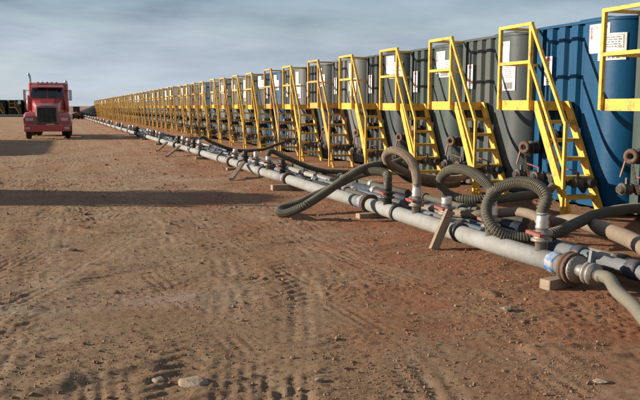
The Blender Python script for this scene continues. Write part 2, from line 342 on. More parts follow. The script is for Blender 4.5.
qv = (qv+np.stack([qx, qy, height(qx, qy)+qs*.15], 1)[:, None, :]).reshape(-1, 3); qf = (OF[None]+(np.arange(NG)*6)[:, None, None]).reshape(-1, 3)+len(sv)
allv = np.concatenate([sv, qv]); allf = np.concatenate([sf, qf]).astype(np.int32)
sm = bpy.data.meshes.new('gravel'); sm.vertices.add(len(allv)); sm.vertices.foreach_set('co', allv.ravel()); sm.loops.add(allf.size); sm.loops.foreach_set('vertex_index', allf.ravel()); sm.polygons.add(len(allf))
sm.polygons.foreach_set('loop_start', np.arange(0, allf.size, 3, dtype=np.int32)); sm.polygons.foreach_set('loop_total', np.full(len(allf), 3, np.int32)); sm.update(calc_edges=True); sm.polygons.foreach_set('use_smooth', np.zeros(len(allf), bool)); sm.materials.append(STONE)
tag(link('gravel', sm), 'small stones and clods strewn over the bare dirt', 'gravel', kind='stuff')

def rock(x, y, r, flat, label, seed, m=ROCKM):
    rs = np.random.default_rng(seed); bmv = ICO_V; bmf = ICO_F
    vs = [Vector(v) for v in bmv]; fs = [tuple(f) for f in bmf]
    for _ in range(2):
        mid = {}; nf = []
        def md(a, b):
            k = (min(a, b), max(a, b))
            if k not in mid: mid[k] = len(vs); vs.append(((vs[a]+vs[b])/2).normalized())
            return mid[k]
        for a, b, c in fs:
            ab, bc, cc = md(a, b), md(b, c), md(c, a); nf += [(a, ab, cc), (b, bc, ab), (c, cc, bc), (ab, bc, cc)]
        fs = nf
    pl = [(Vector(rs.normal(size=3)).normalized(), rs.uniform(.62, .9)) for _ in range(14)]; out = []
    for v in vs:
        k = min([h/max(.05, v.dot(nn)) for nn, h in pl if v.dot(nn) > .05]+[1.05]); out.append((v.x*k*r*1.25, v.y*k*r, v.z*k*r*flat))
    o = MB().add(out, fs).build('rock', m); o.location = (x, y, gz(x, y)+r*flat*.35); o.rotation_euler = (0, 0, rs.uniform(0, 6)); return tag(o, label, 'rock')
rock(.69, 4.27, .085, .42, 'broken pale rock half sunk beside the ribbed tyre tracks', 3)
rock(.52, 4.40, .04, .55, 'small pale rock beside the larger broken one', 4)
rock(1.42, 4.05, .026, .6, 'small grey rock at the end of the ribbed tyre tracks', 5)
rock(3.02, 3.50, .04, .35, 'flat pale rock on red dirt in front of the pipe end', 6)
rock(3.35, 5.0, .04, .7, 'small pale rock on open red dirt before the pipeline', 8)
rock(.36, 11.9, .05, .45, 'low brown clod on the shaded strip of dirt', 9, STONE)
rock(.1, 8.9, .055, .4, 'flat brown clod on the open dirt between the tracks', 10, STONE)

# ------------------------------------------------------------------ frac tanks
TW, TR, TH, TL = 1.225, .45, 2.95, 12.0
WALLX, PITCH = 7.92, 2.55
def outline(corr=True):
    P = [(TL, TW), (TR, TW)]
    P += [(TR-TR*math.sin(a), TW-TR+TR*math.cos(a)) for a in [math.radians(k) for k in (15, 30, 45, 60, 75)]] + [(0, TW-TR)]
    if corr:
        per = .325
        for i in range(4):
            y = .93-.10-i*per; P += [(0, y), (.065, y-.045), (.065, y-.125), (0, y-.17)]
    P += [(0, -TW+TR)] + [(TR-TR*math.cos(a), -TW+TR-TR*math.sin(a)) for a in [math.radians(k) for k in range(3, 90, 3)]] + [(TR, -TW), (TL, -TW)]
    Q = [P[0]]
    for p in P[1:]:
        if math.dist(p, Q[-1]) > 1e-4: Q.append(p)
    return Q
def op(s, off=0.):
    if s <= 0: return (-off, -TW+TR-s)
    a = min(s/TR, math.pi/2); return (TR-(TR+off)*math.cos(a), -TW+TR-(TR+off)*math.sin(a))
CACHE = {}
def cached(key, fn):
    if key not in CACHE: CACHE[key] = fn()
    return CACHE[key]
def shell_mesh(c, corr):
    def fn():
        o = outline(corr); b = MB(); b.loft([[(x, y, .06) for x, y in o], [(x, y, TH-.03) for x, y in o]])
        return b.mesh('shell', tank_mat(c))
    return cached(('shell', c, corr), fn)
def rim_mesh(c):
    def fn():
        o = outline(False); b = MB()
        def off(d): # crude outward offset
            r = []
            for i, (x, y) in enumerate(o):
                a = Vector(o[i-1]) if i else Vector(o[0])-Vector((-1, 0)); e = Vector(o[i+1]) if i < len(o)-1 else Vector(o[i])+Vector((1, 0))
                t = (e-a).normalized(); nn = Vector((t.y, -t.x)); q = Vector((x, y))-nn*0+Vector((nn.x, nn.y))*d; r.append((q.x, q.y))
            return r
        for sgn in (1, -1):
            A = off(.018*sgn)
            if min(p[0] for p in A) < 0: break
        b.loft([[(x, y, TH-.032) for x, y in A], [(x, y, TH+.012) for x, y in A]])
        return b.mesh('roof_rim', tank_mat(c))
    return cached(('rim', c), fn)
def patch(b, s0, s1, z0, z1, off):
    n = max(1, int((s1-s0)/.05)); V = []
    for i in range(n+1):
        s = s0+(s1-s0)*i/n
        for o in (off-.004, off):
            x, y = op(s, o); V += [(x, y, z0), (x, y, z1)]
    F = []
    for i in range(n):
        a = 4*i; F += [(a+2, a+6, a+7, a+3), (a+1, a+3, a+7, a+5), (a+4, a+6, a+2, a), (a+5, a+7, a+6, a+4)] if i == n-1 else [(a+2, a+6, a+7, a+3), (a+1, a+3, a+7, a+5), (a+4, a+6, a+2, a)]
    F.append((0, 2, 3, 1)); b.add(V, F); return b
def text_mesh(word, s0, z0, hgt, width, off, m, key):
    def fn():
        cu = bpy.data.curves.new('lettering', 'FONT'); cu.body = word; cu.size = 1; cu.resolution_u = 2
        o = bpy.data.objects.new('lettering', cu); COL.objects.link(o); dg = bpy.context.evaluated_depsgraph_get()
        me = bpy.data.meshes.new_from_object(o.evaluated_get(dg)); bpy.data.objects.remove(o)
        co = np.array([v.co[:] for v in me.vertices]); mn, mx = co.min(0), co.max(0)
        for v in me.vertices:
            u = (v.co.x-mn[0])/(mx[0]-mn[0])*width; w = (v.co.y-mn[1])/(mx[1]-mn[1])*hgt; x, y = op(s0+u, off); v.co = (x, y, z0+w)
        me.materials.clear(); me.materials.append(m); return me
    return cached(key, fn)
def placards(root, kind, small=True):
    def sheet(key, s0, s1, z0, z1, off): return link('placard', cached(('sheet', key), lambda: patch(MB(), s0, s1, z0, z1, off).mesh('placard', PAPER)), root)
    if kind == 0:
        a = sheet('a0', -.34, .10, 2.44, 2.88, .008); c = sheet('b0', -.12, .36, 2.32, 2.72, .013); tb = (-.08, .32, 2.32, 2.72, .0145); ta = (-.24, 2.79, .30, .0095)
    elif kind == 1:
        a = sheet('a1', -.30, .02, 2.05, 2.82, .008); c = sheet('b1', -.17, .18, 1.92, 2.40, .013); tb = (-.14, .15, 1.92, 2.40, .0145); ta = (-.24, 2.73, .22, .0095)
    else:
        a = sheet('a2', -.36, .02, 2.36, 2.84, .008); c = sheet('b2', -.22, .20, 2.28, 2.64, .013); tb = (-.19, .17, 2.28, 2.64, .0145); ta = (-.28, 2.75, .24, .0095)
    link('lettering', text_mesh('CRUDO', ta[0], ta[1], .065, ta[2], ta[3], REDINK, ('crudo', kind)), a)
    def em():
        b = MB(); s = ta[0]-.065
        patch(b, s, s+.03, ta[1]-.10, ta[1]+.06, ta[3]); patch(b, s-.012, s+.042, ta[1]-.13, ta[1]-.08, ta[3]); return b.mesh('emblem', REDINK)
    tag(link('emblem', cached(('em', kind), em), a), kind='stuff')
    def pr():
        b = MB(); s0, s1, z0, z1, of = tb; r = random.Random(kind+5); H = z1-z0
        patch(b, s0, s1, z1-.035, z1-.030, of); patch(b, s0, s0+.006, z0+.45*H, z1-.03, of); patch(b, s1-.006, s1, z0+.45*H, z1-.03, of); patch(b, s0, s1, z0+.45*H, z0+.45*H+.006, of)
        z = z1-.07
        while z > z0+.48*H:
            s = s0+.03+r.uniform(0, .04)
            while s < s1-.06:
                w = r.uniform(.02, .07); patch(b, s, min(s+w, s1-.03), z, z+.016, of); s += w+.018
            z -= .034
        s = s0+.03
        for i in range(5):
            patch(b, s, s+.035, z0+.06*H, z0+.32*H, of); patch(b, s+.042, s+.05, z0+.06*H, z0+.30*H, of); s += (s1-s0-.06)/5
        return b.mesh('print', INK)
    tag(link('print', cached(('print', kind), pr), c), kind='stuff')
    if small:
        s0 = -TW+TR; yc = .93-.10-.17-.076; sA = (-TW+TR)-yc
        q = link('placard', cached('small', lambda: patch(MB(), sA-.10, sA+.10, 1.98, 2.46, .006).mesh('placard', PAPER)), root)
        def sp():
            b = MB(); patch(b, sA-.06, sA+.06, 2.38, 2.44, .0075); patch(b, sA-.05, sA+.05, 2.12, 2.17, .0075); patch(b, sA-.055, sA-.01, 2.19, 2.23, .0075); return b.mesh('red_print', REDINK)
        tag(link('red_print', cached('smallprint', sp), q), kind='stuff')
        def sp2():
            b = MB()
            for i in range(4): patch(b, sA-.05, sA+.04, 2.34-.03*i, 2.352-.03*i, .0075)
            for i in range(2): patch(b, sA-.045, sA+.035, 2.07-.035*i, 2.085-.035*i, .0075)
            return b.mesh('black_print', INK)
        tag(link('black_print', cached('smallprint2', sp2), q), kind='stuff')
# stair geometry (local: x<0 in front of the wall, y along the row)
SX0, SX1 = -.69, -.05; PZ, RZ, PL, RUN = 1.71, 2.95, .925, .97
def stair_parts():
    D = {}
    def P(name, fn): b = MB(); fn(b); D.setdefault(name, []).append(b)
    def plat(b):
        b.box(SX0-.02, .0, 0, PL, PZ-.012, PZ); b.box(SX0-.03, SX0+.01, -.004, PL+.004, PZ-.15, PZ+.012); b.box(SX0+.01, -.004, -.006, .03, PZ-.15, PZ-.012); b.box(SX0+.01, -.004, PL-.03, PL+.006, PZ-.15, PZ-.012)
    P('platform', plat)
    def post(x, y): return lambda b: b.bar((x, y, PZ-.14), (x, y, RZ), .055)
    P('rail_post', post(SX0-.06, .03)); P('rail_post', post(SX0-.06, PL-.03))
    def rail(z): return lambda b: (b.bar((SX0-.06, 0, z), (SX0-.06, PL, z), .05), b.bar((SX0-.06, PL-.03, z-.002), (.0, PL-.03, z-.002), .045))
    P('guard_rail', rail(RZ-.026)); P('guard_rail', rail(PZ+.62))
    def strg(x): return lambda b: b.hexa([(x, -RUN-.11, -.09), (x+.045, -RUN-.11, -.09), (x+.045, -RUN+.06, -.09), (x, -RUN+.06, -.09), (x, -.10, PZ), (x+.045, -.10, PZ), (x+.045, .0+.05, PZ), (x, .05, PZ)])
    P('stringer', strg(SX0)); P('stringer', strg(SX1-.045))
    n = 6
    for i in range(1, n):
        z = PZ*i/n-.02; y = -RUN+.03+(RUN-.05)*z/PZ
        P('tread', lambda b, z=z, y=y: (b.box(SX0+.045, SX1-.045, y-.10, y+.12, z-.03, z), b.box(SX0+.047, SX1-.047, y-.105, y-.09, z-.052, z-.002)))
    yl = -RUN+(RUN)*.30/PZ*1.0
    def hr(z0, z1, y0, y1): return lambda b: b.bar((SX0-.06, y0, z0), (SX0-.06, y1, z1), .05)
    zb, yb = 1.38, -RUN*.93
    P('handrail', lambda b: (b.bar((SX0-.06, .03, RZ-.03), (SX0-.06, yb, zb), .05), b.bar((SX0-.062, yb-.012, zb+.02), (SX0-.062, yb-.012, -.05), .048), b.bar((SX0-.08, yb-.012, .10), (SX0+.02, yb-.012, .10), .04)))
    P('handrail', lambda b: b.bar((SX0-.061, .03, PZ+.61), (SX0-.061, yb+.0, .72), .045))
    return D
SP = stair_parts()
def valve_parts(root, seed, detail):
    r = random.Random(seed)
    def vb():
        b = MB(); b.lathe((.02, .73, .92), (-1, 0, 0), [(0, .075), (.10, .075), (.10, .12), (.125, .12), (.125, .07), (.2, .07), (.2, .115), (.225, .115), (.225, .06), (.30, .06)]); return b.mesh('valve', DARKM)
    v = link('valve', cached('valve', vb), root)
    link('valve_ring', cached('vring', lambda: MB().torus((-.32, .73, .92), (-.9, -.4, 0), .075, .04).mesh('valve_ring', RUSTM)), v)
    link('lever', cached('vlev', lambda: MB().bar((-.34, .80, .90), (-.36, .88, .62), .03, .018).mesh('lever', PINK)), v)
    if detail:
        def ch():
            b = MB(); p = Vector((-.33, .70, .84)); q = Vector((-.36, .50, .42))
            for i in range(15):
                c = p.lerp(q, i/14)+Vector((0, 0, -.05*math.sin(math.pi*i/14))); b.torus(c, (1, .3, .4) if i % 2 else (.2, 1, .3), .019, .006, 8, 5)
            return b.mesh('chain', RUSTM)
        link('chain', cached('chain', ch), v)
    def v2():
        b = MB(); b.lathe((.06, .25, 1.12), (-1, 0, 0), [(0, .09), (.13, .09), (.13, .12), (.16, .12), (.16, .08), (.22, .08)]); b.bar((-.12, .25, 1.12), (-.12, .25, 1.33), .03); return b.mesh('valve', DARKM)
    w = link('valve', cached('valve2', v2), root)
    link('valve_cap', cached('vcap', lambda: MB().lathe((-.16, .25, 1.12), (-1, 0, 0), [(0, .095), (.07, .095), (.09, .07)]).mesh('valve_cap', STEELD)), w)
    def mf():
        b = MB(); b.tube([(-.22, -.95, .46), (-.22, 1.0, .46)], .065, 12)
        for y in (-.75, -.25, .25, .75): b.lathe((.05, y, .46), (-1, 0, 0), [(0, .055), (.55, .055)])
        return b.mesh('manifold', DARKM)
    m = link('manifold', cached('manifold', mf), root)
    for i, y in enumerate((-.75, -.25, .25, .75)):
        def vv(y=y):
            b = MB(); b.lathe((-.30, y, .46), (-1, 0, 0), [(0, .085), (.03, .085), (.03, .06), (.12, .06), (.12, .088), (.15, .088), (.15, .05), (.20, .045)]); b.bar((-.36, y, .46), (-.36, y, .62), .03); return b.mesh('outlet_valve', STEELD)
        q = link('outlet_valve', cached(('ov', i), vv), m)
        if i % 2: continue
        link('lever', cached(('ovl', i), lambda y=y: MB().bar((-.36, y, .615), (-.40, y+.26, .66), .035, .014).mesh('lever', PINK if i % 2 else REDP)), q)
def make_tank(k, color, rail, label, group, lod, loc, rz=0., pk=0):
    rj = random.Random(k*7+1)
    if 4 < k < 100 or k == 3: loc = (loc[0]+rj.uniform(-.05, .05), loc[1]+rj.uniform(-.035, .035), loc[2]+rj.uniform(-.02, .025)); rz += math.radians(rj.uniform(-.5, .5))
    t = thing('storage_tank', label, 'tank', loc, rz, group)
    sh = (-.05, .08, 0) if k == 0 else (0, 0, 0)
    link('shell', shell_mesh(color, lod < 3), t, sh); link('roof_rim', rim_mesh(color), t, sh)
    if lod == 0: link('hatch', cached(('hatch', color), lambda: MB().bbox(.25, .95, -.55, .15, TH+.012, TH+.075, .015).mesh('hatch', tank_mat(color))), t)
    rn = rail.name
    if lod < 2:
        for name, L in SP.items():
            for i, b in enumerate(L): link(name, cached(('st', name, i, rn), lambda: b.mesh(name, rail)), t)
    else:
        def joined(names, nm):
            def fn():
                q = MB()
                for n_ in names:
                    for b in SP[n_]: q.add(b.v, b.f)
                return q.mesh(nm, rail)
            return cached((nm, rn), fn)
        link('platform', joined(('platform',), 'platform'), t); link('railing', joined(('rail_post', 'guard_rail', 'handrail'), 'railing'), t); link('stair', joined(('stringer', 'tread'), 'stair'), t)
    if lod == 0: placards(t, pk); valve_parts(t, k, True)
    elif lod == 1: placards(t, pk, k < 12); valve_parts(t, k, False)
    elif lod == 2:
        if k % 3: link('placard', cached(('sheet', 'far'), lambda: patch(MB(), -.30, .2, 2.2, 2.84, .012).mesh('placard', PAPER)), t)
        def fv():
            b = MB(); b.tube([(-.22, -.95, .46), (-.22, 1.0, .46)], .075, 8)
            for y in (-.75, -.25, .25, .75): b.lathe((.05, y, .46), (-1, 0, 0), [(0, .06), (.35, .06), (.35, .105), (.5, .105), (.5, .055), (.6, .05)], 8)
            b.lathe((.02, .73, .92), (-1, 0, 0), [(0, .075), (.2, .075), (.2, .12), (.34, .12)], 8); b.lathe((.06, .25, 1.12), (-1, 0, 0), [(0, .09), (.13, .12), (.22, .08)], 8)
            return b.mesh('manifold', DARKM)
        link('manifold', cached('fmanifold', fv), t)
    return t
colors = {-1: 'green', 0: 'green', 1: 'blue', 2: 'grey', 3: 'green', 4: 'slate', 5: 'light', 6: 'slate', 7: 'light', 8: 'dull_blue', 9: 'slate', 10: 'light', 11: 'grey', 12: 'light', 13: 'dull_blue', 14: 'beige', 15: 'grey', 16: 'beige'}
names_ = {'green': 'green grey', 'grey': 'mid grey', 'slate': 'dark slate grey', 'light': 'light grey', 'blue': 'deep blue', 'dull_blue': 'dull blue', 'beige': 'beige'}
LBL = {-1: 'green grey tank whose stair ends beside the loose hose past the pipe end', 0: 'green grey tank with yellow platform, nearer neighbour of the big deep blue tank',
       1: 'big deep blue ribbed tank with white placards and bright yellow stair', 2: 'mid grey tank with L shaped white placards directly beyond the big blue tank',
       3: 'green grey tank second beyond the big blue tank, behind the looped hoses', 4: 'dark slate tank third beyond the big blue tank, bright yellow stair',
       5: 'light grey tank fourth beyond the big blue tank, with golden stair', 6: 'dark slate tank fifth beyond the big blue tank, yellow stair',
       7: 'light grey tank sixth beyond the big blue tank, golden stair', 8: 'dull blue tank with white placards and yellow stair, seventh beyond the big blue one'}
ORD = 'zeroth first second third fourth fifth sixth seventh eighth ninth tenth eleventh twelfth thirteenth fourteenth fifteenth sixteenth seventeenth eighteenth nineteenth twentieth twenty-first twenty-second twenty-third twenty-fourth twenty-fifth'.split()
cyc = ['grey', 'beige', 'light', 'slate', 'beige', 'green', 'light', 'grey']
for k in range(-1, 58):
    Y = 7.70+PITCH*k; c = colors.get(k, cyc[(k*5+k//3) % 8])
    rail = ORA if (k in (5, 7, 10, 13) or (k > 13 and k % 3 == 1)) else YEL
    lod = 0 if k < 5 else 1 if k < 15 else 2
    lb = LBL.get(k) or (k < 26 and '%s tank with %s stair, %s beyond the big deep blue tank' % (names_[c], 'golden' if rail is ORA else 'yellow', ORD[k-1])) or '%s storage tank with %s stair, %s along the row' % (names_[c], 'golden' if rail is ORA else 'yellow', 'midway' if k < 20 else 'far')
    make_tank(k, c, rail, lb, 'storage tanks standing side by side in the long row', lod, (WALLX, Y, float(base_z(Y))), 0, {0: 2, 1: 0, 2: 1, 3: 2, 4: 0, 5: 1, 6: 2}.get(k, k % 3))

# ------------------------------------------------------------------ pipeline with risers
def pipe_x(y): return 4.36-.006*max(0, y-20)
PZ0, PR = .175, .098
def pz(y): return float(base_z(y))+PZ0
pl = thing('pipeline', 'long pale main pipe with risers running along the whole tank row', 'pipeline', (0, 0, 0))
joints = [5.50, 10.2, 14.3]
while joints[-1] < 108: joints.append(joints[-1]+(5.2 if len(joints) % 2 else 4.1))
for a, b_ in zip(joints[:-1], joints[1:]):
    MB().tube([(pipe_x(a+(b_-a)*t), a+(b_-a)*t, pz(a+(b_-a)*t)-.012*math.sin(math.pi*t)) for t in (0, .25, .5, .75, 1)], PR, 20).build('pipe_section', PIPEM, pl)
for i, y in enumerate(joints[:-1]):
    ax = Vector((pipe_x(y+.1)-pipe_x(y-.1), .2, pz(y+.1)-pz(y-.1))); c = Vector((pipe_x(y), y, pz(y)))
    f = MB()
    f.lathe(c-ax.normalized()*.05, ax, [(0, PR+.01), (0, PR+.05), (.035, PR+.05), (.035, PR+.02), (.06, PR+.02), (.06, PR+.05), (.095, PR+.05), (.095, PR+.01)], 20)
    f.build('flange', RUSTM if i < 4 else DARKM, pl)
    if i < 5:
        cc = Vector((pipe_x(y+.2), y+.2, pz(y+.2))) if i != 0 else Vector((pipe_x(y+.22), y+.22, pz(y+.22)))
        MB().lathe(cc-ax.normalized()*.06, ax, [(0, PR+.001), (0, PR+.0035), (.13, PR+.0035), (.13, PR+.001)], 20).build('painted_band', BLUEP, pl)
for y in (7.5, 9.2, 16.3, 18.4, 20.9, 25.5, 29):
    ax = Vector((0, 1, 0)); MB().lathe((pipe_x(y), y-.03, pz(y)), ax, [(0, PR-.002), (0, PR+.02), (.06, PR+.02), (.06, PR-.002)], 20).build('clamp_ring', DARKM, pl)
def riser(y, top, lever=True, m=STEEL, cuff=True, lx=-1):
    x = pipe_x(y); z = pz(y)
    r = MB().lathe((x, y, z+PR-.03), (0, 0, 1), [(0, .062), (.10, .058), (.10, .10), (.125, .10), (.125, .075), (.165, .075), (.165, .105), (.19, .105), (.19, .06), (.21, .06)], 14).build('riser', m, pl)
    zt = z+PR+.18
    if lever:
        MB().bar((x, y, zt-.03), (x-.11, y+.02+.05*lx, zt-.03), .05, .03).bar((x-.09, y+.1, zt-.025), (x-.12, y-.17, zt-.03), .045, .03).build('lever', REDP, r)
    if cuff:
        MB().lathe((x, y, zt), (0, 0, 1), [(0, .058), (.03, .066), (.05, .058), (.08, .066), (.10, .058), (top, .058), (top, .05)], 14).build('hose_cuff', CUFF if m is STEEL else DARKM, r)
    return Vector((x, y, zt+top))
for y in (5.97, 6.86, 7.84, 8.63): riser(y, .17 if y != 7.84 else .05, True)
riser(9.53, .16, True, DARKM)
ry = []
for a, b_ in zip(joints[2::2], joints[3::2]):
    n = 5 if a < 45 else 3
    for j in range(n): ry.append(a+.45+(b_-a-.9)*j/(n-1))
for j, y in enumerate(ry): riser(y, .05+.09*((j*7) % 3)/2, True if y < 45 else False, STEEL if j % 3 else DARKM)
# reducer and valve at the near end
ec = Vector((pipe_x(5.50), 5.50, PZ0)); ed = Vector((.05, -1, 0)).normalized()
MB().lathe(ec+ed*.05, ed, [(0, .125), (.025, .125), (.025, .085), (.07, .055), (.15, .05), (.15, .10), (.18, .10), (.18, .06), (.205, .06), (.205, .098), (.235, .098), (.235, .052), (.33, .052)], 20).build('end_reducer', STEEL, pl)
MB().bar(ec+ed*.22+Vector((0, 0, .06)), ec+ed*.22+Vector((.02, 0, .20)), .035).build('end_valve_stem', PIPEB, pl)

def hose(name, pts, r, m, label, cat='hose', rib=.0045, pitch=.029, group=None, n=12, cuffs=()):
    s = spline(pts, pitch/2); rs = [r+(rib if i % 2 else -rib*1.3) for i in range(len(s))]
    o = MB().tube(s, rs, n).build(name, m)
    if rib > .004 and m in (HOSE, HOSET):                 # raised helix, coloured lighter so the grooves between read as shaded
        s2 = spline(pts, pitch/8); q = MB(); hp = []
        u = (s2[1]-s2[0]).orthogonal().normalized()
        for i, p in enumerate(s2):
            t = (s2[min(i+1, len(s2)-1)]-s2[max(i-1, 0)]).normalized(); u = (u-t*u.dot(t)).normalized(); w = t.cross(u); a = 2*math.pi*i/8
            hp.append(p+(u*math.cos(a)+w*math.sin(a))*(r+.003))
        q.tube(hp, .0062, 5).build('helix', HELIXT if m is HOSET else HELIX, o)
    return tag(o, label, cat, group)
def stretch(P): return [px(*p) if len(p) == 3 and p[0] > 20 else Vector(p) for p in P]
top = lambda y, h=0.: Vector((pipe_x(y), y, pz(y)+PR+.18+h))
hose('suction_hose', [top(5.97, .14), top(5.97, .20)]+stretch([(546.5, 198, 4.40), (540, 188, 4.42), (528, 183, 4.44), (513, 183, 4.43), (498, 189, 4.40), (488, 201, 4.29), (486.5, 215, 4.24), (494, 229, 4.27), (511, 236.5, 4.42), (533, 238, 4.62), (556, 232.5, 4.88), (575, 224, 5.3), (595, 215, 5.75), (618, 210, 6.2), (640, 208, 6.6), (662, 207, 7.0), (680, 200, 7.35)]), .056, HOSE, 'ribbed hose in the tallest full loop, on the riser by the pipe end')
hose('suction_hose', [top(6.86, .14), top(6.86, .20)]+stretch([(492, 191, 4.47), (482, 179, 4.5), (467, 170.5, 4.55), (452, 169.5, 4.6), (442, 176, 4.65), (441, 186, 4.7), (449, 194.5, 4.78), (465, 199, 4.9), (490, 199.5, 5.2), (515, 197, 5.8), (535, 194, 6.4), (549, 190, 6.95), (553, 186, 7.3)]), .055, HOSE, 'ribbed hose looped flat on its side above the leaning plank')
hose('suction_hose', [top(8.63, .14), top(8.63, .20)]+stretch([(415.5, 171, 4.46), (410, 159.5, 4.48), (401, 152, 4.52), (392, 150.5, 4.56), (386, 155, 4.6), (387.5, 162, 4.72), (396, 167.5, 5.0), (409, 173.5, 5.4), (430, 178, 6.1), (455, 178.5, 6.9), (468, 176, 7.3)]), .055, HOSET, 'tan dusty hose arched over its riser like a cane handle')
hose('suction_hose', [top(9.53, .12), top(9.53, .17)]+stretch([(387, 174, 4.43), (380, 171.5, 4.40), (369, 172, 4.35), (353, 177, 4.25), (335, 186, 4.05), (313, 196, 3.72), (299, 203, 3.45)])+[Vector((3.2, 10.78, .09)), Vector((3.06, 10.55, .07)), Vector((3.1, 10.32, .07))]+stretch([(304, 206, 3.27), (318, 197.5, 3.5), (332, 188, 3.75), (345, 178.5, 3.97), (358, 171, 4.18), (371, 166, 4.45), (385, 164.5, 4.8), (395, 168.5, 5.1), (409, 178.5, 5.7), (430, 184, 6.3), (450, 185, 7.0), (458, 184, 7.35)]), .056, HOSE, 'dark hose doubled back on the dirt in front of the pipeline')
hose('discharge_hose', [ec+ed*.33, ec+ed*.45, (4.30, 4.85, .12), (4.20, 4.55, .085), (4.02, 4.2, .062), (3.86, 3.85, .06), (3.8, 3.4, .06), (3.9, 2.6, .06)], .056, HOSEG, 'thick smooth hose trailing away from the end of the main pipe', rib=.0008)
# hoses of the farther risers down to the tank outlets
def opposite(y):
    k = round((y-7.7)/PITCH)-1
    return 'by the big blue tank' if k <= 0 else 'by the %s tank beyond big blue one' % ORD[k] if k <= 12 else 'far along the row'
hg = 'short hoses joining farther risers to the tanks'
for j, y in enumerate(ry):
    if y > 26 or j % 4 != 1: continue
    r = random.Random(j); xe = 7.28; ye = y+r.uniform(-.9, .9); b0 = top(y, .06); g0 = float(base_z(y))
    hose('suction_hose', [b0, b0+Vector((0, 0, .09)), b0+Vector((.15, r.uniform(-.2, .2), .17*r.random())), b0+Vector((.42, r.uniform(-.3, .3), -.02)), (5.5, y*.7+ye*.3, g0+.22), (6.4, ye, g0+.2), (6.95, ye, g0+.36), (xe, ye, g0+.46)], .052, HOSE if j % 3 else HOSET, 'short %s hose from riser to outlet %s' % ('dark' if j % 3 else 'tan', opposite(y)), group=hg, pitch=.05, n=8)
# loose lengths of pipe lying between pipeline and tanks
def lying(p0, p1, r, m, label, cm=DARKM, group='loose pipes lying beside the main pipe', cp=(.3, .62)):
    p0, p1 = Vector(p0), Vector(p1); t = thing('steel_pipe', label, 'pipe', (0, 0, 0), 0, group); d = (p1-p0)
    MB().tube([p0, p0.lerp(p1, .5)-Vector((0, 0, .01)), p1], r, 14).build('pipe', m, t)
    for c in cp: MB().lathe(p0.lerp(p1, c), d, [(0, r-.002), (0, r+.015), (.05, r+.018), (.08, r+.018), (.13, r+.015), (.13, r-.002)], 14).build('coupling', cm, t)
    MB().lathe(p0-d.normalized()*.03, d, [(0, r*.8), (0, r+.02), (.06, r+.02), (.06, r-.002)], 14).build('end_collar', cm, t)
    return t
lying((4.86, 6.42, .16), (4.95, 2.9, .16), .075, PIPEB, 'light blue grey pipe starting beside the tall hose loop', PIPED, cp=(.09, .30))
lying((5.12, 6.9, .12), (5.18, 3.3, .12), .07, PIPEG, 'grey pipe between the blue grey pipe and the tan hose', DARKM)
hose('lay_hose', [px(556, 222, 6.0), px(575, 221, 5.85), px(600, 228, 5.6), px(622, 236, 5.4), px(640, 245, 5.25), px(665, 262, 5.0)], .085, HOSET, 'thick tan lay hose sloping down below the dark looped hose', rib=.0006)
hose('lay_hose', [(5.0, 9.9, .13), px(468, 214, 5.0), px(500, 213, 5.35), px(520, 212, 5.5), px(536, 217, 5.4), px(545, 228, 5.2)], .06, HOSET, 'tan grey hose curving behind the tallest loop', rib=.001)
rr_ = random.Random(4); y = 6.9; pk_ = [PIPEB, PIPED, PIPEG, PIPED, HOSE]
nm_ = {'blue_grey_pipe': 'blue grey', 'dark_blue_pipe': 'dark blue', 'grey_pipe': 'grey', 'hose_rubber': 'black'}
for row, (xx, zz, r) in enumerate(((4.83, .11, .07), (5.08, .10, .065), (5.42, .10, .075), (5.85, .10, .06))):
    y = 6.9+row*.5
    while y < 58:
        L = rr_.uniform(2.4, 4.4); m = pk_[rr_.randrange(5)]; dx = rr_.uniform(-.07, .07); sh = -.16*float(smooth(11, 20, np.array(y)))
        lying((xx+sh+dx, y+L, zz+float(base_z(y+L))), (xx+sh-dx, y, zz+float(base_z(y))), r, m, 'loose %s pipe, %s behind main pipe, %s' % (nm_[m.name], ('right', 'second', 'third', 'fourth')[row], opposite(y+L/2)), CUFF if rr_.random() < .3 else DARKM, cp=(.5,))
        y += L+rr_.uniform(.15, .9)
# timber
def beam(name, p0, p1, w, h, label, group=None, up=(0, 0, 1)):
    return tag(MB().bar(p0, p1, w, h, up).build(name, WOOD), label, 'timber', group)
def sleeper(x, y, z0, lx, ly, lz, label, rz=.05):
    o = MB().bbox(-lx/2, lx/2, -ly/2, ly/2, 0, lz, .006).build('timber_block', WOOD); o.location = (x, y, z0); o.rotation_euler = (0, 0, rz); return tag(o, label, 'timber')
sleeper(4.40, 5.62, gz(4.4, 5.62)-.012, .62, .12, PZ0-PR-gz(4.4, 5.62)+.012, 'timber block under the near end of the main pipe', .25)
sleeper(4.40, 10.02, gz(4.4, 10)-.012, .6, .14, PZ0-PR-gz(4.4, 10)-.003, 'timber block under the first flanged joint past the risers')
sleeper(4.24, 14.1, gz(4.24, 14.1)-.012, .6, .14, .215-PR-.03-gz(4.24, 14.1), 'timber block under the blue banded joint by the dark hose')
for y in (18.9, 23.4, 28.0, 33.0, 38.5, 45): o = sleeper(pipe_x(y), y, gz(pipe_x(y), y)-.012, .55, .14, pz(y)-PR-gz(pipe_x(y), y)+.006, 'timber block under a far length of the main pipe'); o['group'] = 'far timber blocks'
pa = px(433, 247, 4.0); pa.z = gz(pa.x, pa.y)-.01
beam('timber_plank', pa, (4.30, 7.66, .40), .12, .04, 'short plank leaning on the main pipe under the flat hose loop', up=(0, 1, .3))
